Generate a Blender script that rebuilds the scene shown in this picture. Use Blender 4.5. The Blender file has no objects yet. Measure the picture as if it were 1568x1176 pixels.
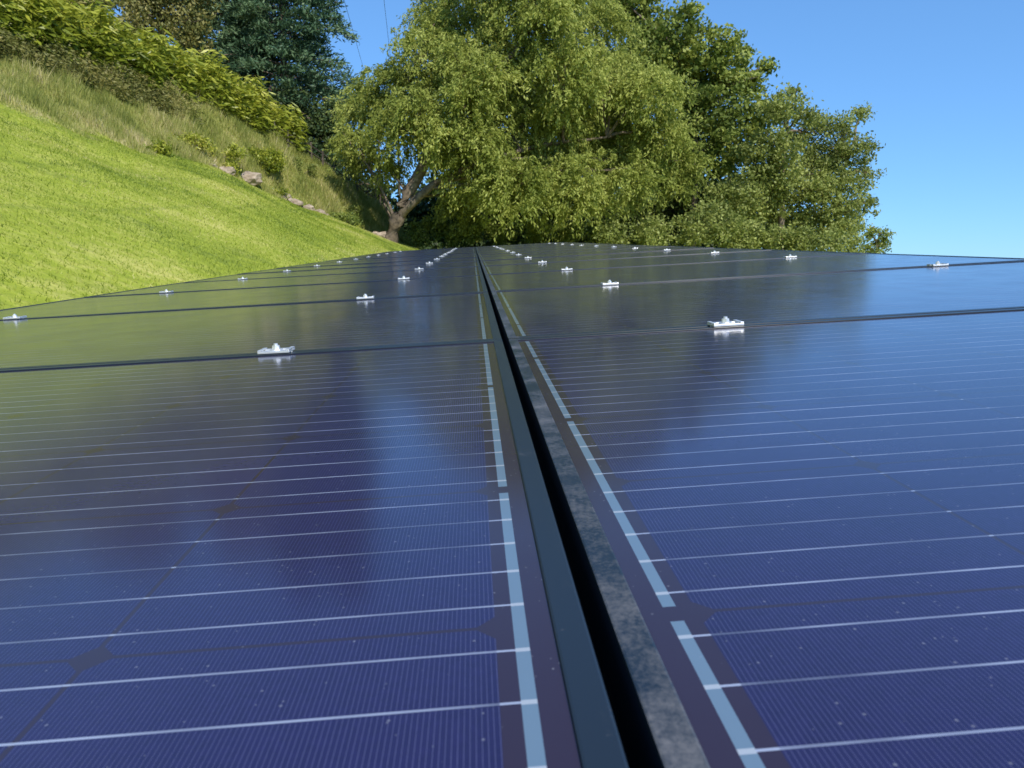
import bpy, bmesh, math
import numpy as np
from mathutils import Vector, Matrix, Euler, noise as mnoise
rng = np.random.default_rng(7)
scene = bpy.context.scene
scene.view_settings.view_transform = 'Standard'
scene.view_settings.look = 'None'
scene.view_settings.exposure = 0

# ------------------------------------------------------------------ camera
PITCH = math.radians(9.41); YAW = math.radians(3.0)
FPX = 1100.0
cd = bpy.data.cameras.new("camera"); cam = bpy.data.objects.new("camera", cd)
scene.collection.objects.link(cam); scene.camera = cam
cd.sensor_width = 36; cd.lens = FPX/1568*36
cd.clip_start = 0.01; cd.clip_end = 3000
cd.dof.use_dof = True; cd.dof.focus_distance = .9; cd.dof.aperture_fstop = 25
cam.location = (0, 0, 0)
cam.rotation_euler = (math.pi/2-PITCH, 0, -YAW)
RM = Euler((math.pi/2-PITCH, 0, -YAW)).to_matrix()

def survey(u, v, y):
    """bearing/height reading taken from the photo + a distance in metres -> position in metres"""
    d = RM @ Vector(((u-784)/FPX, (588-v)/FPX, -1.0))
    t = y/d.y
    return np.array((d.x*t, y, d.z*t))

# ------------------------------------------------------------------ node helpers
class G:
    def __init__(s, mat):
        mat.use_nodes = True
        s.nt = mat.node_tree; s.nt.nodes.clear()
        s.out = s.nt.nodes.new('ShaderNodeOutputMaterial')
    def n(s, t, **kw):
        nd = s.nt.nodes.new(t)
        for k, v in kw.items():
            setattr(nd, k, v)
        return nd
    def put(s, sock, v):
        if isinstance(v, bpy.types.NodeSocket): s.nt.links.new(v, sock)
        elif v is not None:
            if sock.type == 'RGBA' and len(v) == 3: v = (*v, 1)
            sock.default_value = v
    def m(s, op, a, b=None, c=None):
        nd = s.n('ShaderNodeMath', operation=op)
        s.put(nd.inputs[0], a)
        if b is not None: s.put(nd.inputs[1], b)
        if c is not None: s.put(nd.inputs[2], c)
        return nd.outputs[0]
    def mix(s, f, a, b):
        nd = s.n('ShaderNodeMix', data_type='RGBA')
        s.put(nd.inputs[0], f); s.put(nd.inputs[6], a); s.put(nd.inputs[7], b)
        return nd.outputs[2]
    def mixf(s, f, a, b):
        nd = s.n('ShaderNodeMix', data_type='FLOAT')
        s.put(nd.inputs[0], f); s.put(nd.inputs[2], a); s.put(nd.inputs[3], b)
        return nd.outputs[0]
    def noise(s, vec, scale, detail=4, rough=.55):
        nd = s.n('ShaderNodeTexNoise')
        if vec is not None: s.put(nd.inputs['Vector'], vec)
        nd.inputs['Scale'].default_value = scale; nd.inputs['Detail'].default_value = detail
        nd.inputs['Roughness'].default_value = rough
        return nd.outputs[0]
    def ramp(s, f, stops):
        nd = s.n('ShaderNodeValToRGB'); s.put(nd.inputs[0], f)
        e = nd.color_ramp.elements
        while len(e) < len(stops): e.new(.5)
        for i, (p, c) in enumerate(stops):
            e[i].position = p; e[i].color = (*c, 1)
        return nd.outputs[0]
    def bsdf(s, **kw):
        nd = s.n('ShaderNodeBsdfPrincipled')
        for k, v in kw.items(): s.put(nd.inputs[k.replace('_', ' ')], v)
        return nd
    def surf(s, sh): s.nt.links.new(sh, s.out.inputs[0])

def newmat(name):
    m = bpy.data.materials.new(name); return m, G(m)

# ------------------------------------------------------------------ mesh helpers
def mesh_np(name, V, F, mat=None, tint=None, smooth=False, zone=None):
    V = np.asarray(V, np.float32); F = np.asarray(F, np.int32)
    k = F.shape[1]
    me = bpy.data.meshes.new(name)
    me.vertices.add(len(V)); me.vertices.foreach_set('co', V.ravel())
    me.loops.add(F.size); me.loops.foreach_set('vertex_index', F.ravel())
    me.polygons.add(len(F))
    me.polygons.foreach_set('loop_start', np.arange(0, F.size, k, dtype=np.int32))
    me.polygons.foreach_set('loop_total', np.full(len(F), k, np.int32))
    me.polygons.foreach_set('use_smooth', np.full(len(F), bool(smooth)))
    me.update(calc_edges=True)
    if tint is not None:
        a = me.attributes.new('tint', 'FLOAT', 'POINT'); a.data.foreach_set('value', np.asarray(tint, np.float32))
    if zone is not None:
        a = me.attributes.new('zone', 'FLOAT', 'POINT'); a.data.foreach_set('value', np.asarray(zone, np.float32))
    if mat: me.materials.append(mat)
    return me

def obj(name, me, parent=None):
    o = bpy.data.objects.new(name, me); scene.collection.objects.link(o)
    if parent: o.parent = parent
    return o
def empty(name, loc=(0, 0, 0), rot=(0, 0, 0)):
    o = bpy.data.objects.new(name, None); scene.collection.objects.link(o)
    o.location = loc; o.rotation_euler = rot; o.empty_display_size = .3
    return o
def child(name, me, E):
    o = obj(name, me, E); o.matrix_parent_inverse = Matrix.Translation(-E.location); return o

def unit(a): return a/np.maximum(np.linalg.norm(a, axis=1, keepdims=True), 1e-9)

def leaf_mesh(name, C, D, L, W, tint, mat):
    N = len(C); D = unit(D)
    S = unit(np.cross(D, rng.normal(size=(N, 3))))
    L = np.broadcast_to(L, N)[:, None]; W = np.broadcast_to(W, N)[:, None]
    V = np.empty((N, 4, 3), np.float32)
    V[:, 0] = C-D*L/2; V[:, 1] = C+S*W/2; V[:, 2] = C+D*L/2; V[:, 3] = C-S*W/2
    F = np.arange(N*4).reshape(N, 4)
    return mesh_np(name, V.reshape(-1, 3), F, mat, tint=np.repeat(tint, 4))

def blade_mesh(name, P, H, W, lean, tint, mat):
    N = len(P); a = rng.uniform(0, 2*np.pi, N)
    S = np.stack([np.cos(a), np.sin(a), np.zeros(N)], 1)*(W[:, None]/2)
    b = rng.uniform(0, 2*np.pi, N); l = lean*rng.uniform(0, 1, N)*H
    T = np.stack([np.cos(b)*l, np.sin(b)*l, H], 1)
    V = np.empty((N, 3, 3), np.float32)
    V[:, 0] = P-S; V[:, 1] = P+S; V[:, 2] = P+T
    return mesh_np(name, V.reshape(-1, 3), np.arange(N*3).reshape(N, 3), mat, tint=np.repeat(tint, 3))

def tubes(paths, mat, name, seg=8):
    """paths: list of (points, radii) -> joined tapered tubes"""
    V = []; F = []
    for pts, rad in paths:
        pts = np.asarray(pts, float); n = len(pts); base = len(V)
        for i in range(n):
            d = pts[min(i+1, n-1)]-pts[max(i-1, 0)]; d /= np.linalg.norm(d)+1e-9
            up = np.array((0, 0, 1.)) if abs(d[2]) < .9 else np.array((1., 0, 0))
            a = np.cross(d, up); a /= np.linalg.norm(a); b = np.cross(d, a)
            for k in range(seg):
                t = 2*math.pi*k/seg
                V.append(pts[i]+rad[i]*(math.cos(t)*a+math.sin(t)*b))
        for i in range(n-1):
            for k in range(seg):
                k2 = (k+1) % seg
                F.append((base+i*seg+k, base+i*seg+k2, base+(i+1)*seg+k2, base+(i+1)*seg+k))
    return mesh_np(name, V, F, mat, smooth=True)

def curve_pts(pts, n=12, jit=0.0):
    pts = np.asarray(pts, float)
    s = np.linspace(0, 1, len(pts)); t = np.linspace(0, 1, n)
    out = np.stack([np.interp(t, s, pts[:, i]) for i in range(3)], 1)
    for _ in range(2):
        o2 = out.copy(); o2[1:-1] = (out[:-2]+2*out[1:-1]+out[2:])/4; out = o2
    if jit: out[1:-1] += rng.normal(size=(n-2, 3))*jit
    return out

def boxes(name, bl, mat, bevel=0):
    V = []; F = []
    for (x0, x1, y0, y1, z0, z1) in bl:
        b = len(V)
        V += [(x0, y0, z0), (x1, y0, z0), (x1, y1, z0), (x0, y1, z0), (x0, y0, z1), (x1, y0, z1), (x1, y1, z1), (x0, y1, z1)]
        F += [(b, b+3, b+2, b+1), (b+4, b+5, b+6, b+7), (b, b+1, b+5, b+4), (b+1, b+2, b+6, b+5), (b+2, b+3, b+7, b+6), (b+3, b, b+4, b+7)]
    return mesh_np(name, V, F, mat)

# ------------------------------------------------------------------ materials
def foliage_mat(name, stops, trans=.3, rough=.55, nscale=.25, spec=.35, namp=.9, gain=1.0):
    m, g = newmat(name)
    stops = [(p, tuple(min(.75, k*gain) for k in c)) for p, c in stops]
    at = g.n('ShaderNodeAttribute', attribute_name='tint')
    geo = g.n('ShaderNodeNewGeometry')
    nz = g.noise(geo.outputs['Position'], nscale, 3)
    f = g.m('ADD', g.m('MULTIPLY', at.outputs['Fac'], .75), g.m('MULTIPLY_ADD', nz, namp, .13-namp*.5))
    col = g.ramp(f, stops)
    b = g.bsdf(Base_Color=col, Roughness=rough, Specular_IOR_Level=spec)
    t = g.n('ShaderNodeBsdfTranslucent'); g.put(t.inputs[0], col)
    mx = g.n('ShaderNodeMixShader'); mx.inputs[0].default_value = trans
    g.nt.links.new(b.outputs[0], mx.inputs[1]); g.nt.links.new(t.outputs[0], mx.inputs[2])
    g.surf(mx.outputs[0]); return m

M_willow = foliage_mat('willow_leaf', [(0, (.085, .115, .018)), (.45, (.25, .285, .055)), (1, (.46, .48, .13))], .4, spec=.2, gain=1.2)
M_broad = foliage_mat('broad_leaf', [(0, (.045, .075, .015)), (.5, (.15, .19, .034)), (1, (.36, .38, .08))], .35, gain=1.35)
M_dark = foliage_mat('dark_leaf', [(0, (.014, .032, .010)), (.5, (.05, .08, .020)), (1, (.13, .17, .04))], .25, gain=1.1)
M_olive = foliage_mat('olive_leaf', [(0, (.065, .085, .020)), (.5, (.19, .22, .05)), (1, (.37, .39, .11))], .35, gain=1.35)
M_pine = foliage_mat('pine_needle', [(0, (.016, .040, .020)), (.5, (.055, .105, .05)), (1, (.14, .20, .09))], .15, gain=1.35)
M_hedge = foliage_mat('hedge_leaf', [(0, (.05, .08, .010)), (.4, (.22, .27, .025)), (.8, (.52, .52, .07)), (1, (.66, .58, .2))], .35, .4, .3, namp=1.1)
M_brown = foliage_mat('brown_scrub', [(0, (.07, .08, .02)), (.5, (.20, .20, .05)), (1, (.40, .33, .11))], .25, nscale=.5, namp=1.2)
M_weed = foliage_mat('weed_blade', [(0, (.13, .17, .03)), (.4, (.34, .36, .08)), (.7, (.52, .47, .18)), (1, (.66, .56, .36))], .3, .6, .6, namp=1.5)
M_grass = foliage_mat('grass_blade', [(0, (.14, .20, .03)), (.45, (.32, .39, .04)), (.8, (.50, .50, .11)), (1, (.60, .55, .22))], .35, .5, .5, namp=2.2)

m, g = newmat('bark'); geo = g.n('ShaderNodeTexCoord')
c = g.ramp(g.noise(geo.outputs['Object'], 5, 8), [(.3, (.06, .045, .03)), (.7, (.26, .20, .14))])
bm_ = g.n('ShaderNodeBump'); bm_.inputs['Strength'].default_value = .8
g.put(bm_.inputs['Height'], g.noise(geo.outputs['Object'], 14, 6))
g.surf(g.bsdf(Base_Color=c, Roughness=.9, Normal=bm_.outputs[0]).outputs[0]); M_bark = m

m, g = newmat('rock'); geo = g.n('ShaderNodeTexCoord')
c = g.ramp(g.noise(geo.outputs['Object'], 4, 8), [(.3, (.20, .15, .10)), (.7, (.50, .40, .30))])
bm_ = g.n('ShaderNodeBump'); bm_.inputs['Strength'].default_value = .7
g.put(bm_.inputs['Height'], g.noise(geo.outputs['Object'], 9, 8))
g.surf(g.bsdf(Base_Color=c, Roughness=.9, Normal=bm_.outputs[0]).outputs[0]); M_rock = m

m, g = newmat('weathered_wood'); geo = g.n('ShaderNodeTexCoord')
c = g.ramp(g.noise(geo.outputs['Object'], 6, 6), [(.3, (.05, .04, .03)), (.7, (.15, .12, .09))])
g.surf(g.bsdf(Base_Color=c, Roughness=.9).outputs[0]); M_wood = m

m, g = newmat('cable'); g.surf(g.bsdf(Base_Color=(.08, .08, .085), Roughness=.6).outputs[0]); M_cable = m
m, g = newmat('gap_shade_black'); g.surf(g.bsdf(Base_Color=(.006, .006, .007), Roughness=.7).outputs[0]); M_gap_shade = m  # black for the added strip that darkens the seam gap like shade

# ground
m, g = newmat('ground')
geo = g.n('ShaderNodeNewGeometry'); P = geo.outputs['Position']
zn = g.n('ShaderNodeAttribute', attribute_name='zone').outputs['Fac']
n1 = g.noise(P, .45, 5); n2 = g.noise(P, 6, 6); n3 = g.noise(P, 1.3, 5)
lawn = g.ramp(g.m('ADD', g.m('MULTIPLY', n1, .65), g.m('MULTIPLY', n2, .35)), [(.32, (.13, .18, .03)), (.5, (.30, .35, .04)), (.66, (.50, .47, .13))])
weed = g.ramp(g.m('ADD', g.m('MULTIPLY', n3, .6), g.m('MULTIPLY', n2, .4)), [(.3, (.12, .13, .03)), (.5, (.28, .26, .08)), (.7, (.48, .40, .22))])
zf = g.m('ADD', zn, g.m('MULTIPLY_ADD', n3, .8, -.4))
zf = g.m('SMOOTH_MIN', g.m('MAXIMUM', zf, 0.0), 1.0, .1)
bm_ = g.n('ShaderNodeBump'); bm_.inputs['Strength'].default_value = .5; bm_.inputs['Distance'].default_value = .1
g.put(bm_.inputs['Height'], n2)
g.surf(g.bsdf(Base_Color=g.mix(zf, lawn, weed), Roughness=.95, Specular_IOR_Level=.1, Normal=bm_.outputs[0]).outputs[0]); M_ground = m

# ------------------------------------------------------------------ terrain
s = [survey(0, 165, 18), survey(190, 212, 25), survey(300, 252, 30), survey(400, 290, 35), survey(510, 342, 40), survey(595, 368, 45)]
near = s[0]
c1y = [-60, 0, 8]+[p[1] for p in s]+[52, 60, 100, 500]
c1x = [near[0], near[0], near[0]]+[p[0] for p in s]+[-4, -3.5, -3, -3]
c1z = [near[2]-18*.035, near[2]-18*.035, near[2]-10*.035]+[p[2] for p in s]+[1.0, 0, -2, -4]
q = [survey(-60, 75, 25), survey(135, 106, 30), survey(285, 158, 35), survey(409, 201, 40), survey(493, 258, 45), survey(571, 306, 50)]
c2y = [-60, 0, 15]+[p[1] for p in q]+[60, 100, 500]
c2x = [q[0][0]-.5]*3+[p[0] for p in q]+[-5.5, -5, -5]
c2z = [q[0][2]-.9, q[0][2]-.9, q[0][2]-.4]+[p[2] for p in q]+[2.0, -1, -4]
c0y = [-60, 0, 45, 70, 120, 500]; c0z = [-1.2, -1.05, .55, .2, -2, -4]

def ground_z(x, y):
    x = np.asarray(x, float); y = np.asarray(y, float)
    a1 = np.interp(y, c1y, c1x); z1 = np.interp(y, c1y, c1z)
    a2 = np.interp(y, c2y, c2x); z2 = np.interp(y, c2y, c2z)
    z0 = np.interp(y, c0y, c0z); o = np.zeros_like(x)
    xs = [o-500, a2-30, a2-4, a2, a1, o-1.9, o+15, o+60, o+500]
    zs = [z2+6, z2+5, z2+.9, z2, z1, z0, z0-1.2, o-5, o-6]
    z = zs[0].copy()
    for i in range(len(xs)-1):
        t = np.clip((x-xs[i])/(xs[i+1]-xs[i]), 0, 1)
        z = np.where(x >= xs[i], zs[i]+(zs[i+1]-zs[i])*t, z)
    amp = np.clip((-x-3)/6, 0, 1)*np.clip(1.2-np.abs(y)/200, 0, 1)
    z = z+amp*(.10*np.sin(x*.9+y*.35)+.07*np.sin(y*.8-x*.4)+.04*np.sin(x*2.3+y*1.7))
    return z

gx = np.unique(np.concatenate([np.linspace(-500, -60, 12), np.linspace(-60, -26, 30), np.arange(-26, 4, .3), np.linspace(4, 60, 30), np.linspace(60, 500, 12)]))
gy = np.unique(np.concatenate([np.linspace(-300, -10, 15), np.arange(-10, 62, .4), np.linspace(62, 150, 40), np.linspace(150, 1500, 20)]))
X, Y = np.meshgrid(gx, gy); Z = ground_z(X, Y)
nx, ny = len(gx), len(gy); I = np.arange(nx*ny).reshape(ny, nx)
F = np.stack([I[:-1, :-1].ravel(), I[:-1, 1:].ravel(), I[1:, 1:].ravel(), I[1:, :-1].ravel()], 1)
zone = np.clip((np.interp(Y, c1y, c1x)+.5*np.sin(Y*1.3)+.3*np.sin(Y*3.1)-X)/.8+.5, 0, 1)
zone = np.where(X > -2, 0.3, zone)
obj('ground', mesh_np('ground', np.stack([X.ravel(), Y.ravel(), Z.ravel()], 1), F, M_ground, zone=zone.ravel(), smooth=True))

# lawn blades
N = 210000
y = 3+43*rng.uniform(0, 1, N)**1.35
t = rng.uniform(0, 1, N)
a1 = np.interp(y, c1y, c1x)+.5*np.sin(y*1.3)+.3*np.sin(y*3.1)
x = -2.2+(a1-.3+2.2)*t
h = (.018+.028*rng.uniform(0, 1, N)**2)*(1+y/50); w = (.005+.0008*y)*rng.uniform(.7, 1.3, N)
P = np.stack([x, y, ground_z(x, y)-.003], 1)
pt = .22*np.sin(x*.8+1.3*np.sin(y*.31))*np.sin(y*.55+np.sin(x*.6)*1.5)
obj('lawn_grass', blade_mesh('lawn_grass', P, h, w, 1.4, np.clip(rng.uniform(.1, .8, N)+pt, 0, 1), M_grass))
# weeds on the bank (clumpy)
N = 170000
y = 8+45*rng.uniform(0, 1, N); t = rng.beta(1.0, 1.1, N)
a1 = np.interp(y, c1y, c1x)+.5*np.sin(y*1.3)+.3*np.sin(y*3.1); a2 = np.interp(y, c2y, c2x)
x = a1+.3+(a2-a1-1.0)*t
cl = .5+.5*np.sin(x*1.7+np.sin(y*1.1)*2)*np.sin(y*1.3+np.sin(x*.9)*2)
edge = np.clip(t*5, .25, 1)
h = (.12+.75*cl*rng.uniform(.2, 1, N))*edge
w = (.013+.0008*y)*rng.uniform(.5, 1.4, N)
P = np.stack([x, y, ground_z(x, y)-.02], 1)
obj('tall_weeds', blade_mesh('tall_weeds', P, h, w, .7, np.clip(.30+.35*cl*rng.normal(1, .5, N)-.1+rng.normal(0, .18, N), 0, 1), M_weed))

# ------------------------------------------------------------------ foliage generators
def blob_leaves(cl, per, nl, sig, L, W, flat=.9, droop=0.0, shell=2.4):
    C = []; D = []; T = []
    for (c, R) in cl:
        k = max(6, int(per*R*R))
        d = unit(rng.normal(size=(k, 3))); r = R*rng.uniform(0.02, 1, k)**(1/shell)*rng.uniform(.85, 1.15, k)
        sc = c+d*r[:, None]*np.array((1, 1, flat))
        st = rng.uniform(0, 1, k)
        for i in range(k):
            n = int(nl*rng.uniform(.5, 1.4)); s_ = sig*rng.uniform(.6, 1.4)
            p = sc[i]+rng.normal(size=(n, 3))*np.array((s_, s_, s_*.7))
            C.append(p); D.append(rng.normal(size=(n, 3))+d[i]*.6+np.array((0, 0, -droop)))
            T.append(np.clip(st[i]*.6+rng.uniform(0, .4, n), 0, 1))
    C = np.concatenate(C); D = np.concatenate(D); T = np.concatenate(T)
    n = len(C)
    return C, D, L*rng.uniform(.6, 1.3, n), W*rng.uniform(.6, 1.3, n), T

def willow_leaves(cl, per, L, W, slen=1.6):
    C = []; D = []; T = []
    for (c, R) in cl:
        k = int(per*R*R); ct = rng.uniform(-.15, .15)
        d = unit(rng.normal(size=(k, 3))+np.array((0, 0, .25))); r = R*rng.uniform(0.02, 1, k)**(1/2.7)*rng.uniform(.8, 1.12, k)
        sc = c+d*r[:, None]*np.array((1, 1, .85)); st = rng.uniform(0, 1, k)
        for i in range(k):
            for j in range(3):
                n = int(rng.uniform(13, 26)); ln = slen*rng.uniform(.4, 1.3)
                t = np.sort(rng.uniform(0, 1, n))[:, None]
                o = d[i]*np.array((1, 1, .5))+rng.normal(size=3)*.5
                p = sc[i]+rng.normal(size=3)*.18+o*t*ln*.5+np.array((0, 0, -1.))*ln*.55*t**1.8+rng.normal(size=(n, 3))*.08
                C.append(p); D.append(o*.6+np.array((0, 0, -1.0))*(.1+t)+rng.normal(size=(n, 3))*.55)
                T.append(np.clip(st[i]*.55+ct+rng.uniform(0, .45, n), 0, 1))
    C = np.concatenate(C); D = np.concatenate(D); T = np.concatenate(T); n = len(C)
    return C, D, L*rng.uniform(.7, 1.3, n), W*rng.uniform(.7, 1.3, n), T

def clumps(lst, y, jy=2.0):
    out = []
    for it in lst:
        u, v, r = it[:3]; yy = y+(it[3] if len(it) > 3 else rng.uniform(-jy, jy))
        out.append((survey(u, v, yy), r*yy/FPX))
    return out

def limbs(trunkpaths, cl, rbase=.09):
    paths = list(trunkpaths)
    tp = np.concatenate([p for p, r in trunkpaths])
    for c, R in cl:
        cand = tp[tp[:, 2] < c[2]+.3]
        if len(cand) == 0: cand = tp
        a = cand[np.argmin(np.linalg.norm((cand-c)*np.array((1, 1, .6)), axis=1))]
        mid = (a+c)/2+np.array((0, 0, .4))
        e = c+np.array((0, 0, R*.3))
        pp = curve_pts([a, mid, e], 8, .06)
        paths.append((pp, np.linspace(rbase, .02, 8)))
        for k in range(3):
            dd = rng.normal(size=3); dd[2] = abs(dd[2])*.5; dd /= np.linalg.norm(dd)
            paths.append((curve_pts([mid, (mid+c)/2+dd*R*.3, c+dd*R*.85], 6, .05), np.linspace(rbase*.45, .012, 6)))
    return paths

# ------------------------------------------------------------------ willow
YW = 42
wc = clumps([(562, 170, 40), (540, 215, 27), (600, 140, 48), (612, 210, 44), (655, 95, 52), (700, 30, 62), (690, 160, 62),
             (760, -30, 62), (750, 95, 62), (820, 30, 70), (865, 115, 66), (770, 195, 62), (850, -45, 55), (905, 45, 56), (850, 210, 66), (935, 130, 56),
             (955, 225, 58), (1010, 215, 50), (1035, 262, 45), (960, 275, 50), (880, 290, 58), (790, 285, 56), (718, 262, 50), (995, 140, 48), (556, 245, 26),
             (668, 45, 35), (705, 315, 30),
             (668, 205, 34, -3.6), (715, 150, 38, -4), (752, 108, 30, -4), (640, 165, 34, -3), (835, 20, 34, -4), (735, 215, 36, -3.5), (590, 262, 22, -.5), (700, 95, 32, -3)], YW, 3)
tr = [survey(597, 362, YW-1), survey(612, 318, YW-1.5), survey(648, 250, YW-1.8), survey(705, 165, YW-1.5), survey(795, 70, YW-2), survey(870, -20, YW-1)]
tr[0][2] = float(ground_z(tr[0][0], YW-1))-.2
tr2 = [survey(604, 350, YW-1), survey(636, 300, YW-2), survey(690, 268, YW-2), survey(800, 225, YW-1), survey(930, 210, YW-.5)]
tr3 = [survey(652, 245, YW-1.8), survey(650, 180, YW-1.2), survey(625, 120, YW-1)]
tp = [(curve_pts(tr, 20, .07), np.linspace(.44, .07, 20)), (curve_pts(tr2, 16, .06), np.linspace(.28, .06, 16)), (curve_pts(tr3, 10, .05), np.linspace(.2, .05, 10))]
E = empty('willow_tree', tr[0])
child('trunk', tubes(limbs(tp, wc), M_bark, 'willow_trunk', 9), E)
child('foliage', leaf_mesh('willow_foliage', *willow_leaves(wc, 37, .22, .08, 1.2), M_willow), E)

def make_tree(name, cl_list, y, base, mat, per, nl, sig, L, W, jy=2, tr_r=.3, **kw):
    cl = clumps(cl_list, y, jy)
    cz = np.mean([c for c, r in cl], axis=0)
    b = np.array((base, y, float(ground_z(base, y))-.2))
    top = max(cl, key=lambda t: t[0][2])[0]
    p = curve_pts([b, (b*2+cz)/3+rng.normal(size=3)*.2, cz, top], 16, .05)
    E = empty(name, b)
    child('trunk', tubes(limbs([(p, np.linspace(tr_r, .05, 16))], cl), M_bark, name+'_trunk'), E)
    C, D, LL, WW, T = blob_leaves(cl, per, nl, sig, L, W, **kw)
    child('foliage', leaf_mesh(name+'_foliage', C, D, LL, WW, T, mat), E)

bx = lambda u, y: survey(u, 366, y)[0]
make_tree('walnut_tree', [(960, 0, 48), (1010, 50, 42), (1050, 28, 24), (1065, 82, 44), (1110, 65, 22), (1115, 118, 38), (1085, 165, 50), (1152, 128, 20), (1160, 175, 34),
                         (1040, 135, 46), (1120, 225, 50), (1050, 215, 48), (990, 90, 48), (930, -20, 48), (1140, 82, 9), (1175, 105, 9)], 50, bx(1060, 50), M_broad, 19, 46, .31, .30, .19)
make_tree('cottonwood_tree', [(1195, 165, 30), (1215, 146, 15), (1180, 230, 42), (1240, 215, 36), (1225, 280, 46), (1165, 300, 46), (1200, 335, 45), (1120, 300, 42), (1232, 182, 20), (1190, 262, 42)], 46, bx(1190, 46), M_olive, 25, 42, .27, .23, .13)
make_tree('locust_tree', [(1285, 198, 24), (1320, 175, 16), (1295, 238, 34), (1328, 222, 16), (1290, 285, 36), (1326, 272, 18), (1285, 335, 38), (1318, 318, 22), (1262, 250, 34), (1255, 185, 14), (1252, 345, 42), (1296, 355, 26), (1250, 300, 38)],
          47, bx(1275, 47), M_olive, 28, 40, .25, .22, .12)
make_tree('maple_tree', [(700, 335, 45), (760, 330, 50), (830, 335, 50), (900, 340, 50), (960, 335, 50), (1030, 320, 55), (780, 260, 60), (860, 250, 60), (950, 230, 60), (1040, 270, 55), (1090, 330, 45), (700, 230, 50), (650, 335, 32),
                         (860, 150, 60), (780, 140, 55), (940, 140, 50)], 54, bx(850, 54), M_dark, 13, 42, .4, .36, .24, jy=2.5)
make_tree('sapling', [(1352, 362, 11), (1336, 358, 12), (1346, 378, 14), (1330, 385, 14)], 44, bx(1345, 44), M_broad, 60, 34, .16, .16, .1, jy=.3, tr_r=.06)

# distant wood closing the view behind the near trees
cl = [(np.array((x_, 78+rng.uniform(-3, 6), 1.2+rng.uniform(-1.2, 2.5))), rng.uniform(2.6, 3.8)) for x_ in np.linspace(-22, 34, 34)]
cl += [(np.array((x_, 80+rng.uniform(-3, 6), 5.5+rng.uniform(-1, 1.5))), rng.uniform(2.6, 3.8)) for x_ in np.linspace(-22, 31, 24)]
C, D, LL, WW, T = blob_leaves(cl, 4.5, 34, .6, .6, .4)
obj('distant_trees', leaf_mesh('distant_trees', C, D, LL, WW, T, M_dark))

# undergrowth beneath the trees and shrubs on the bank
sh = clumps([(640, 352, 16), (665, 345, 18), (690, 358, 20), (725, 350, 24), (640, 368, 14), (770, 352, 24), (820, 355, 24), (870, 355, 22), (920, 358, 22)], 44.5, 1.2)
C, D, LL, WW, T = blob_leaves(sh, 70, 34, .15, .18, .1); E = empty('undergrowth_shrub', sh[0][0]); child('foliage', leaf_mesh('undergrowth', C, D, LL, WW, T, M_broad), E)
sh = clumps([(1110, 350, 28), (1150, 358, 26), (1060, 355, 30), (1000, 360, 30), (940, 362, 26), (1190, 365, 25), (1235, 365, 25), (1080, 330, 26), (1130, 375, 25), (1210, 380, 25), (1270, 372, 25), (1300, 378, 22)], 40, 1)
C, D, LL, WW, T = blob_leaves(sh, 45, 36, .22, .19, .11); E = empty('undergrowth_shrub', sh[0][0]); child('foliage', leaf_mesh('undergrowth', C, D, LL, WW, T, M_olive), E)
def shrub(name, u, v, r, y, mat):
    p = survey(u, v, y); x0 = p[0]; z0 = float(ground_z(x0, y)); R = r*y/FPX
    cl = [(np.array((x0+rng.uniform(-1, 1)*R, y+rng.uniform(-.8, .8)*R, z0+R*rng.uniform(.1, .5))), R*rng.uniform(.3, .6)) for _ in range(6)]
    C, D, LL, WW, T = blob_leaves(cl, 220, 22, .12, .14, .06)
    E = empty(name, (x0, y, z0)); child('foliage', leaf_mesh(name, C, D, LL, WW, T, mat), E)
    child('stems', tubes([(curve_pts([(x0, y, z0-.05), c, c+np.array((0, 0, .1))], 5), np.linspace(.02, .006, 5)) for c, r_ in cl], M_bark, name+'_stems', 5), E)
for a in [(525, 352, 18, 38, M_broad), (240, 212, 12, 26, M_hedge), (400, 235, 26, 37, M_hedge), (330, 205, 24, 33, M_hedge), (280, 185, 24, 31, M_hedge),
          (465, 285, 20, 41, M_olive), (430, 300, 12, 36, M_hedge), (540, 320, 16, 43, M_olive), (350, 250, 12, 33, M_hedge)]:
    shrub('shrub', *a)

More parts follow.
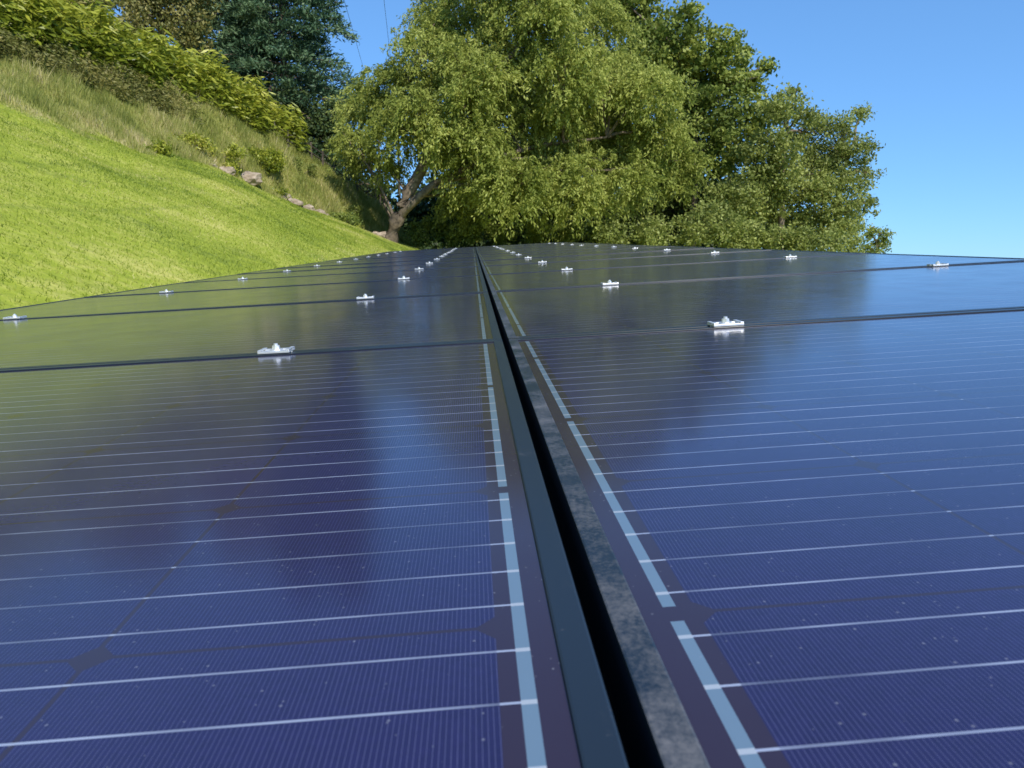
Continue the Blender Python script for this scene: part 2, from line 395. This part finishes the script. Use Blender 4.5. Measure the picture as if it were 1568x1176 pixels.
# ------------------------------------------------------------------ hedge of tall leafy plants
def band(y0, y1, off0, off1, h0, h1, n, mat, name, L, W, droop=1.2, m_=26, reach=.34):
    k = n; yy = y0+(y1-y0)*rng.uniform(0, 1, k)
    t = rng.uniform(0, 1, k)
    xx = np.interp(yy, c2y, c2x)-(off0+(off1-off0)*t)
    hh = np.interp(yy, [y0, y1], [h0, h1])*(1+.16*np.sin(yy*1.9+xx)+.10*np.sin(yy*4.3))*rng.uniform(.85, 1.15, k)
    zz = ground_z(xx, yy)
    C = []; D = []; T = []
    for i in range(k):
        f = rng.uniform(.08, 1, m_)
        a = rng.uniform(0, 2*np.pi, m_); r = .08+(reach-.08)*rng.uniform(0, 1, m_)
        C.append(np.stack([xx[i]+np.cos(a)*r, yy[i]+np.sin(a)*r, zz[i]+hh[i]*f*rng.uniform(.9, 1.05)], 1))
        D.append(np.stack([np.cos(a), np.sin(a), .7-rng.uniform(0, droop, m_)-r*1.5], 1))
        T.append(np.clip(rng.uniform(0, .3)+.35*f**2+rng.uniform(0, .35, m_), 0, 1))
    C = np.concatenate(C); D = np.concatenate(D); T = np.concatenate(T)
    E = empty(name, (float(xx[0]), float(yy[0]), float(zz[0])))
    child('foliage', leaf_mesh(name, C, D, L*rng.uniform(.6, 1.3, len(C)), W*rng.uniform(.6, 1.3, len(C)), T, mat), E)
    st = [([(xx[i], yy[i], zz[i]-.1), (xx[i], yy[i], zz[i]+hh[i]*.95)], (.018, .008)) for i in range(0, k, 3)]
    child('stems', tubes(st, M_hedge, name+'_stems', 4), E)
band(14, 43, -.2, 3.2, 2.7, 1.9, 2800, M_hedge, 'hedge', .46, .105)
band(14, 34, -1.2, .2, .8, .7, 900, M_brown, 'bramble_hedge', .16, .06)

# trees on the hill behind the hedge
make_tree('oak_tree', [(40, 0, 50), (110, -30, 45), (-40, -10, 60), (30, -70, 60), (-120, -40, 70), (90, -110, 50), (60, 25, 30), (130, 5, 30)], 34, survey(0, 100, 31)[0]-3, M_brown, 42, 34, .3, .2, .12, jy=1)
make_tree('elm_tree', [(250, 10, 40), (290, 40, 30), (220, -40, 48), (285, -30, 40), (200, -20, 40), (250, -110, 50), (215, 30, 30)], 50, survey(250, 100, 50)[0], M_brown, 24, 40, .32, .25, .15)

# ------------------------------------------------------------------ conifers
def pine(name, x0, y0, H, R, levels=26, seed=1):
    z0 = float(ground_z(x0, y0))
    trunk = [((curve_pts([(x0, y0, z0-.3), (x0+.2, y0, z0+H*.5), (x0, y0, z0+H)], 14, .03)), np.linspace(.4, .03, 14))]
    C = []; D = []; T = []
    for i in range(levels):
        f = i/(levels-1); z = z0+H*(.06+.92*f)
        rr = R*(1-f)**.6*rng.uniform(.8, 1.15)+.25
        nb = int(8+4*(1-f))
        for k in range(nb):
            a = 2*math.pi*(k+rng.uniform(-.4, .4))/nb+i*.8
            ln = rr*rng.uniform(.65, 1.15); d = np.array((math.cos(a), math.sin(a), 0))
            p0 = np.array((x0, y0, z)); p1 = p0+d*ln*.55+np.array((0, 0, .05*ln)); p2 = p0+d*ln+np.array((0, 0, -.10*ln))
            pp = curve_pts([p0, p1, p2], 6); trunk.append((pp, np.linspace(.06, .012, 6)))
            sd = np.array((-d[1], d[0], 0)); st = rng.uniform(0, 1)
            nt = int(4+ln*2.4)
            for j in range(nt):
                t = .35+.65*(j+rng.uniform(0, 1))/nt
                c = np.array([np.interp(t, np.linspace(0, 1, 6), pp[:, q_]) for q_ in range(3)])
                c = c+sd*rng.uniform(-1, 1)*ln*.25*(1.2-t)+np.array((0, 0, rng.uniform(-.15, .15)))
                n = 24
                C.append(c+rng.normal(size=(n, 3))*np.array((.27, .27, .17))); D.append(d*1.0+rng.normal(size=(n, 3))*.7+np.array((0, 0, .3)))
                T.append(np.clip(st*.5+rng.uniform(0, .5, n), 0, 1))
    C = np.concatenate(C); D = np.concatenate(D); T = np.concatenate(T); n = len(C)
    E = empty(name, (x0, y0, z0)); child('trunk', tubes(trunk, M_bark, name+'_trunk', 6), E)
    child('needles', leaf_mesh(name+'_needles', C, D, .4*rng.uniform(.6, 1.3, n), .11, T, M_pine), E)
pine('pine_tree', bx(446, 57), 57, 27, 6.7, 27)
pine('pine_tree', bx(365, 60), 60, 28, 6.0, 27)
make_tree('cedar_tree', [(490, 185, 30), (470, 205, 28), (520, 220, 26), (520, 165, 18), (500, 235, 28), (545, 260, 24), (450, 160, 26), (575, 290, 22)], 54, survey(500, 250, 54)[0], M_dark, 20, 38, .3, .25, .14, jy=1)

# ------------------------------------------------------------------ fence, rocks, wires
E = empty('wooden_fence', (float(np.interp(42, c2y, c2x)), 42, float(np.interp(42, c2y, c2z))))
fp = []; last = None; rails = []
for yy in np.arange(40.5, 53, 1.1):
    xx = float(np.interp(yy, c2y, c2x))+.1; zz = float(ground_z(xx, yy))
    fp.append(([(xx, yy, zz-.2), (xx+rng.uniform(-.04, .04), yy, zz+1.0)], (.07, .06)))
    if last is not None:
        for hz in (.4, .8): rails.append(([(last[0], last[1], last[2]+hz), (xx, yy, zz+hz)], (.035, .035)))
    last = (xx, yy, zz)
child('posts', tubes(fp, M_wood, 'posts', 6), E); child('rails', tubes(rails, M_wood, 'rails', 5), E)

def rock(u, v, y, sx, sy, sz):
    p = survey(u, v, y); z0 = float(ground_z(p[0], y))
    bm = bmesh.new(); bmesh.ops.create_icosphere(bm, subdivisions=3, radius=1); off = Vector(rng.uniform(0, 50, 3))
    for vtx in bm.verts:
        c = vtx.co.copy(); d = mnoise.noise(c*1.1+off)*.6+mnoise.noise(c*3+off)*.25
        vtx.co = c*(1+d); vtx.co.x *= sx; vtx.co.y *= sy; vtx.co.z *= sz
    me = bpy.data.meshes.new('boulder'); bm.to_mesh(me); bm.free(); me.materials.append(M_rock)
    o = obj('boulder', me); o.location = (p[0], y, z0+sz*.35); o.rotation_euler = (0, rng.uniform(-.2, .2), rng.uniform(0, 3))
for a in [(382, 284, 34.2, .62, .4, .36), (345, 266, 32.3, .4, .3, .22), (452, 318, 36.8, .5, .35, .25), (472, 326, 37.4, .38, .3, .2), (435, 311, 36, .35, .3, .2), (490, 335, 38.3, .3, .3, .2), (322, 256, 31, .3, .25, .18),
          (500, 341, 39, .4, .3, .2), (588, 362, 41.2, .6, .5, .3), (578, 350, 42.5, .5, .4, .25)]:
    rock(*a)

def pole(x, y, top):
    z0 = float(ground_z(x, y)); E = empty('utility_pole', (x, y, z0))
    child('pole', tubes([([(x, y, z0-.5), (x, y, top+.5)], (.16, .11))], M_wood, 'pole', 10), E)
    child('crossarm', tubes([([(x-1.6, y, top-.1), (x+1.6, y, top-.1)], (.07, .07))], M_wood, 'crossarm', 6), E)
A1 = survey(597, 80, 50); A2 = survey(588, 0, 39); B1 = survey(558, 110, 56); B2 = survey(527, 0, 39)
paths = []
for a, b in ((A1, A2), (B1, B2)):
    d = (b-a)/(b[1]-a[1]); e0 = a+d*(80-a[1]); e1 = a+d*(-30-a[1])
    t = np.linspace(0, 1, 30)[:, None]; p = e0+(e1-e0)*t
    paths.append((p, np.full(30, .011)))
    pole(float(e0[0]), 80.15, float(e0[2])); pole(float(e1[0]), -30.15, float(e1[2]))
obj('power_line', tubes(paths, M_cable, 'power_line', 5))

# ------------------------------------------------------------------ solar array
PL, PW = 1.66, .99
LIP = .0135; GAP = .0095
m, g = newmat('pv_glass')
tc = g.n('ShaderNodeTexCoord'); sep = g.n('ShaderNodeSeparateXYZ'); g.put(sep.inputs[0], tc.outputs['Object'])
x_, y_ = sep.outputs[0], sep.outputs[1]
u = g.m('DIVIDE', g.m('SUBTRACT', x_, .035), .159); v = g.m('DIVIDE', g.m('SUBTRACT', y_, .018), .159)
fx = g.m('MULTIPLY', g.m('SUBTRACT', g.m('FRACT', u), .5), .159); fy = g.m('MULTIPLY', g.m('SUBTRACT', g.m('FRACT', v), .5), .159)
ax = g.m('ABSOLUTE', fx); ay = g.m('ABSOLUTE', fy)
def inr(s_, lo, hi): return g.m('MULTIPLY', g.m('GREATER_THAN', s_, lo), g.m('LESS_THAN', s_, hi))
rv = inr(v, 0.0, 6.0)
cell = g.m('MULTIPLY', g.m('MULTIPLY', g.m('LESS_THAN', ax, .0784), g.m('LESS_THAN', ay, .0784)), g.m('LESS_THAN', g.m('ADD', ax, ay), .1495))
cell = g.m('MULTIPLY', cell, g.m('MULTIPLY', inr(u, 0.0, 10.0), rv))
bb = g.m('MULTIPLY', g.m('ABSOLUTE', g.m('SUBTRACT', g.m('FRACT', g.m('DIVIDE', g.m('ADD', fy, .078), .0312)), .5)), .0312)
bar = g.m('MULTIPLY', g.m('MULTIPLY', g.m('LESS_THAN', bb, .0006), g.m('LESS_THAN', ay, .078)), g.m('MULTIPLY', inr(x_, .025, PL-.025), rv))
fg = g.m('ABSOLUTE', g.m('SUBTRACT', g.m('FRACT', g.m('DIVIDE', x_, .0019)), .5))
fing = g.m('MULTIPLY', g.m('LESS_THAN', fg, .06), cell)
def ribbon(lo, hi, ph):
    s_ = g.m('ABSOLUTE', g.m('SUBTRACT', g.m('FRACT', g.m('MULTIPLY_ADD', v, .5, ph)), .5))
    return g.m('MULTIPLY', g.m('MULTIPLY', inr(x_, lo, hi), g.m('LESS_THAN', s_, .482)), inr(v, .03, 5.97))
rib = g.m('MAXIMUM', ribbon(.0235, .0290, .5), ribbon(PL-.0290, PL-.0235, 0.0))
oi = g.n('ShaderNodeObjectInfo')
va = g.n('ShaderNodeVectorMath', operation='ADD'); g.put(va.inputs[0], tc.outputs['Object'])
cmb = g.n('ShaderNodeCombineXYZ'); g.put(cmb.inputs[2], g.m('MULTIPLY', oi.outputs['Random'], 40.0)); g.put(va.inputs[1], cmb.outputs[0])
PV = va.outputs[0]
cn = g.noise(PV, 9, 6); cn2 = g.noise(PV, 260, 3)
cellcol = g.mix(g.m('ADD', g.m('MULTIPLY', cn, .5), g.m('MULTIPLY', cn2, .5)), (.004, .002, .022), (.022, .015, .095))
col = g.mix(cell, (.026, .013, .028), cellcol)
col = g.mix(g.m('MULTIPLY', fing, .28), col, (.22, .22, .40))
# the solder ribbons are widest and brightest where they cross a joint; patchy elsewhere
barn = g.m('MULTIPLY', bar, g.mixf(cell, 1.0, g.m('MINIMUM', g.m('MAXIMUM', g.m('MULTIPLY_ADD', g.noise(PV, 9, 3), 3.2, -1.0), .22), 1.0)))
col = g.mix(barn, col, (.50, .53, .64))
solder = g.m('MULTIPLY', g.m('LESS_THAN', bb, .0012), rv)
col = g.mix(rib, col, g.mix(solder, (.20, .29, .36), (.55, .58, .60)))
def specks(scale, rad, keep):
    vo = g.n('ShaderNodeTexVoronoi'); g.put(vo.inputs['Vector'], PV); vo.inputs['Scale'].default_value = scale
    sc_ = g.n('ShaderNodeSeparateColor'); g.put(sc_.inputs[0], vo.outputs['Color'])
    return g.m('MULTIPLY', g.m('LESS_THAN', vo.outputs['Distance'], g.m('MULTIPLY', sc_.outputs[1], rad)), g.m('GREATER_THAN', sc_.outputs[0], keep))
sp = g.m('MAXIMUM', g.m('MULTIPLY', specks(320, .20, .75), .25), g.m('MULTIPLY', specks(120, .06, .92), .4))
film = g.m('MULTIPLY', g.noise(PV, 3.5, 8, .7), .035)
col = g.mix(sp, col, (.42, .42, .46)); col = g.mix(film, col, (.36, .38, .45))
ro = g.m('MULTIPLY_ADD', g.noise(PV, 12, 5), .13, .08)
b = g.bsdf(Base_Color=col, Roughness=.45, Metallic=g.m('MULTIPLY', g.m('MAXIMUM', bar, rib), .4), Specular_IOR_Level=.1)
b.inputs['Coat Weight'].default_value = 1; b.inputs['Coat IOR'].default_value = 1.55
g.put(b.inputs['Coat Roughness'], ro)
g.surf(b.outputs[0]); M_glass = m

m, g = newmat('black_anodised_frame'); geo = g.n('ShaderNodeNewGeometry'); P = geo.outputs['Position']
d1 = g.noise(P, 420, 6, .7); d2 = g.noise(P, 26, 6, .65)
sx = g.n('ShaderNodeSeparateXYZ'); g.put(sx.inputs[0], P)
sn = g.n('ShaderNodeSeparateXYZ'); g.put(sn.inputs[0], geo.outputs['Normal'])
up = g.m('GREATER_THAN', sn.outputs[2], .6)
seam = g.m('MULTIPLY', g.m('GREATER_THAN', sx.outputs[0], .0485), g.m('LESS_THAN', sx.outputs[0], .068))
thr = g.m('SUBTRACT', g.m('ADD', g.m('MULTIPLY', d1, .45), g.m('MULTIPLY', d2, .75)), g.mixf(seam, .70, .54))
dust = g.m('MULTIPLY', g.m('MINIMUM', g.m('MAXIMUM', g.m('MULTIPLY', thr, 1.8), 0.0), .5), up)
c = g.mix(dust, (.014, .020, .028), (.30, .28, .27))
g.surf(g.bsdf(Base_Color=c, Roughness=g.mixf(dust, .32, .8), Metallic=0.0, Specular_IOR_Level=g.mixf(up, .15, .75)).outputs[0]); M_frame = m
m, g = newmat('brushed_aluminium'); geo = g.n('ShaderNodeTexCoord')
g.surf(g.bsdf(Base_Color=(.80, .80, .79), Metallic=.7, Roughness=g.m('MULTIPLY_ADD', g.noise(geo.outputs['Object'], 300, 3), .3, .25)).outputs[0]); M_alu = m
m, g = newmat('galvanised_steel'); geo = g.n('ShaderNodeTexCoord')
g.surf(g.bsdf(Base_Color=g.ramp(g.noise(geo.outputs['Object'], 20, 3), [(.3, (.3, .31, .32)), (.7, (.5, .5, .51))]), Metallic=.7, Roughness=.5).outputs[0]); M_galv = m

ARR = empty('solar_panel_array', (.0485, 0, -.148), (math.radians(2.0), -math.atan(.055), 0))
def bm_box(bm, x0, x1, y0, y1, z0, z1):
    r = bmesh.ops.create_cube(bm, size=1)['verts']
    for v_ in r:
        v_.co = Vector(((x0+x1)/2+v_.co.x*(x1-x0), (y0+y1)/2+v_.co.y*(y1-y0), (z0+z1)/2+v_.co.z*(z1-z0)))
def frame_mesh():
    bm = bmesh.new()
    bm_box(bm, 0, PL, 0, LIP, -.038, 0); bm_box(bm, 0, PL, PW-LIP, PW, -.038, 0)
    bm_box(bm, 0, LIP, LIP+.0002, PW-LIP-.0002, -.038, -.0001); bm_box(bm, PL-LIP, PL, LIP+.0002, PW-LIP-.0002, -.038, -.0001)
    bmesh.ops.bevel(bm, geom=bm.edges[:]+bm.verts[:], offset=.0012, segments=2, affect='EDGES', profile=.5)
    me = bpy.data.meshes.new('panel_frame'); bm.to_mesh(me); bm.free(); me.materials.append(M_frame); return me
FM = frame_mesh()
GM = boxes('panel_glass', [(LIP-.001, PL-LIP+.001, LIP-.001, PW-LIP+.001, -.006, -.0018)], M_glass)

def clamp_mesh():
    bm = bmesh.new()
    bm_box(bm, -.026, .026, -.020, -.007, .0002, .0038); bm_box(bm, -.026, .026, .007, .020, .0002, .0038)
    bm_box(bm, -.026, .026, -.0068, .0068, .0008, .0026)
    bm_box(bm, -.026, -.020, -.0195, .0195, .0040, .0058); bm_box(bm, .020, .026, -.0195, .0195, .0040, .0058)
    bm_box(bm, -.026, .026, -.0040, .0040, -.036, .0006)
    bmesh.ops.bevel(bm, geom=bm.edges[:]+bm.verts[:], offset=.0006, segments=2, affect='EDGES', profile=.5)
    for (r_, z0, z1, sg) in ((.0110, .0028, .0045, 20), (.0068, .0047, .0105, 6), (.0036, .0107, .0135, 12)):
        mt = Matrix.Translation((0, 0, (z0+z1)/2))
        bmesh.ops.create_cone(bm, cap_ends=True, segments=sg, radius1=r_, radius2=r_*.93, depth=z1-z0, matrix=mt)
    me = bpy.data.meshes.new('clamp'); bm.to_mesh(me); bm.free(); me.materials.append(M_alu); return me
CM = clamp_mesh()
Y0 = 1.085; PITCHY = 1.0; i = 0
for r in range(-2, 13):
    yb = Y0+PITCHY*r+.005
    for sx_ in (-1, 1):
        i += 1
        dz = 0 if r < 1 else rng.uniform(-.0012, .0012)
        x0 = GAP/2 if sx_ > 0 else -GAP/2-PL
        e = empty('panel_%d' % i, (x0, yb, dz)); e.parent = ARR
        e.rotation_euler = (rng.normal(0, .0012), rng.normal(0, .0006), 0) if r >= 0 else (0, 0, 0)
        obj('frame_%d' % i, FM, e); obj('glass_%d' % i, GM, e)
    if r > -2:
        for xc in (-1.325, -.345, .345, 1.325):
            c = obj('clamp_%d_%d' % (r+3, int(xc*100+200)), CM, ARR); c.scale = (.9, .8, .95)
            c.location = (xc+rng.uniform(-.01, .01), Y0+PITCHY*r, .0006); c.rotation_euler = (0, 0, rng.uniform(-.06, .06))
# support rails, purlins, posts, and an added black strip standing in for seam gap shade
rl = [(xc-.02, xc+.02, -.93, 14.1, -.085, -.042) for xc in (-1.325, -.345, .345, 1.325)]
pl = [(-1.6, 1.6, yb-.03, yb+.03, -.15, -.087) for yb in np.arange(-.5, 14.2, 2.4)]
obj('rails', boxes('rails', rl, M_galv), ARR); obj('purlins', boxes('purlins', pl, M_galv), ARR)
obj('gap_shade_strip', boxes('gap_shade_strip', [(-.03, .03, -.9, 14.05, -.046, -.0415)], M_gap_shade), ARR)
obj('posts', tubes([([(xx, yb, -2.6), (xx, yb, -.15)], (.04, .04)) for yb in np.arange(-.5, 14.2, 2.4) for xx in (-1.1, 1.1)], M_galv, 'posts', 10), ARR)

# ------------------------------------------------------------------ light
SE, SR = math.radians(43), math.radians(158)
w = bpy.data.worlds.new("World"); scene.world = w; w.use_nodes = True
nt = w.node_tree; bg = nt.nodes['Background']; sk = nt.nodes.new('ShaderNodeTexSky')
sk.sky_type = 'NISHITA'; sk.sun_disc = False; sk.sun_elevation = SE; sk.sun_rotation = SR
sk.altitude = 1500; sk.air_density = 1.0; sk.dust_density = 0.0; sk.ozone_density = 3.0
gm = nt.nodes.new('ShaderNodeGamma'); gm.inputs[1].default_value = .55
ml = nt.nodes.new('ShaderNodeMix'); ml.data_type = 'RGBA'; ml.blend_type = 'MULTIPLY'; ml.inputs[0].default_value = 1
ml.inputs[7].default_value = (.92, 1.68, 2.6, 1)
nt.links.new(sk.outputs[0], gm.inputs[0]); nt.links.new(gm.outputs[0], ml.inputs[6]); nt.links.new(ml.outputs[2], bg.inputs[0]); bg.inputs[1].default_value = .15
sl = bpy.data.lights.new('sun', 'SUN'); so = bpy.data.objects.new('sun', sl); scene.collection.objects.link(so)
sl.energy = 5.0; sl.angle = math.radians(.5); sl.color = (1, .95, .86)
sd = Vector((math.sin(SR)*math.cos(SE), math.cos(SR)*math.cos(SE), math.sin(SE)))
so.rotation_euler = sd.to_track_quat('Z', 'Y').to_euler(); so.location = (10, -20, 30)
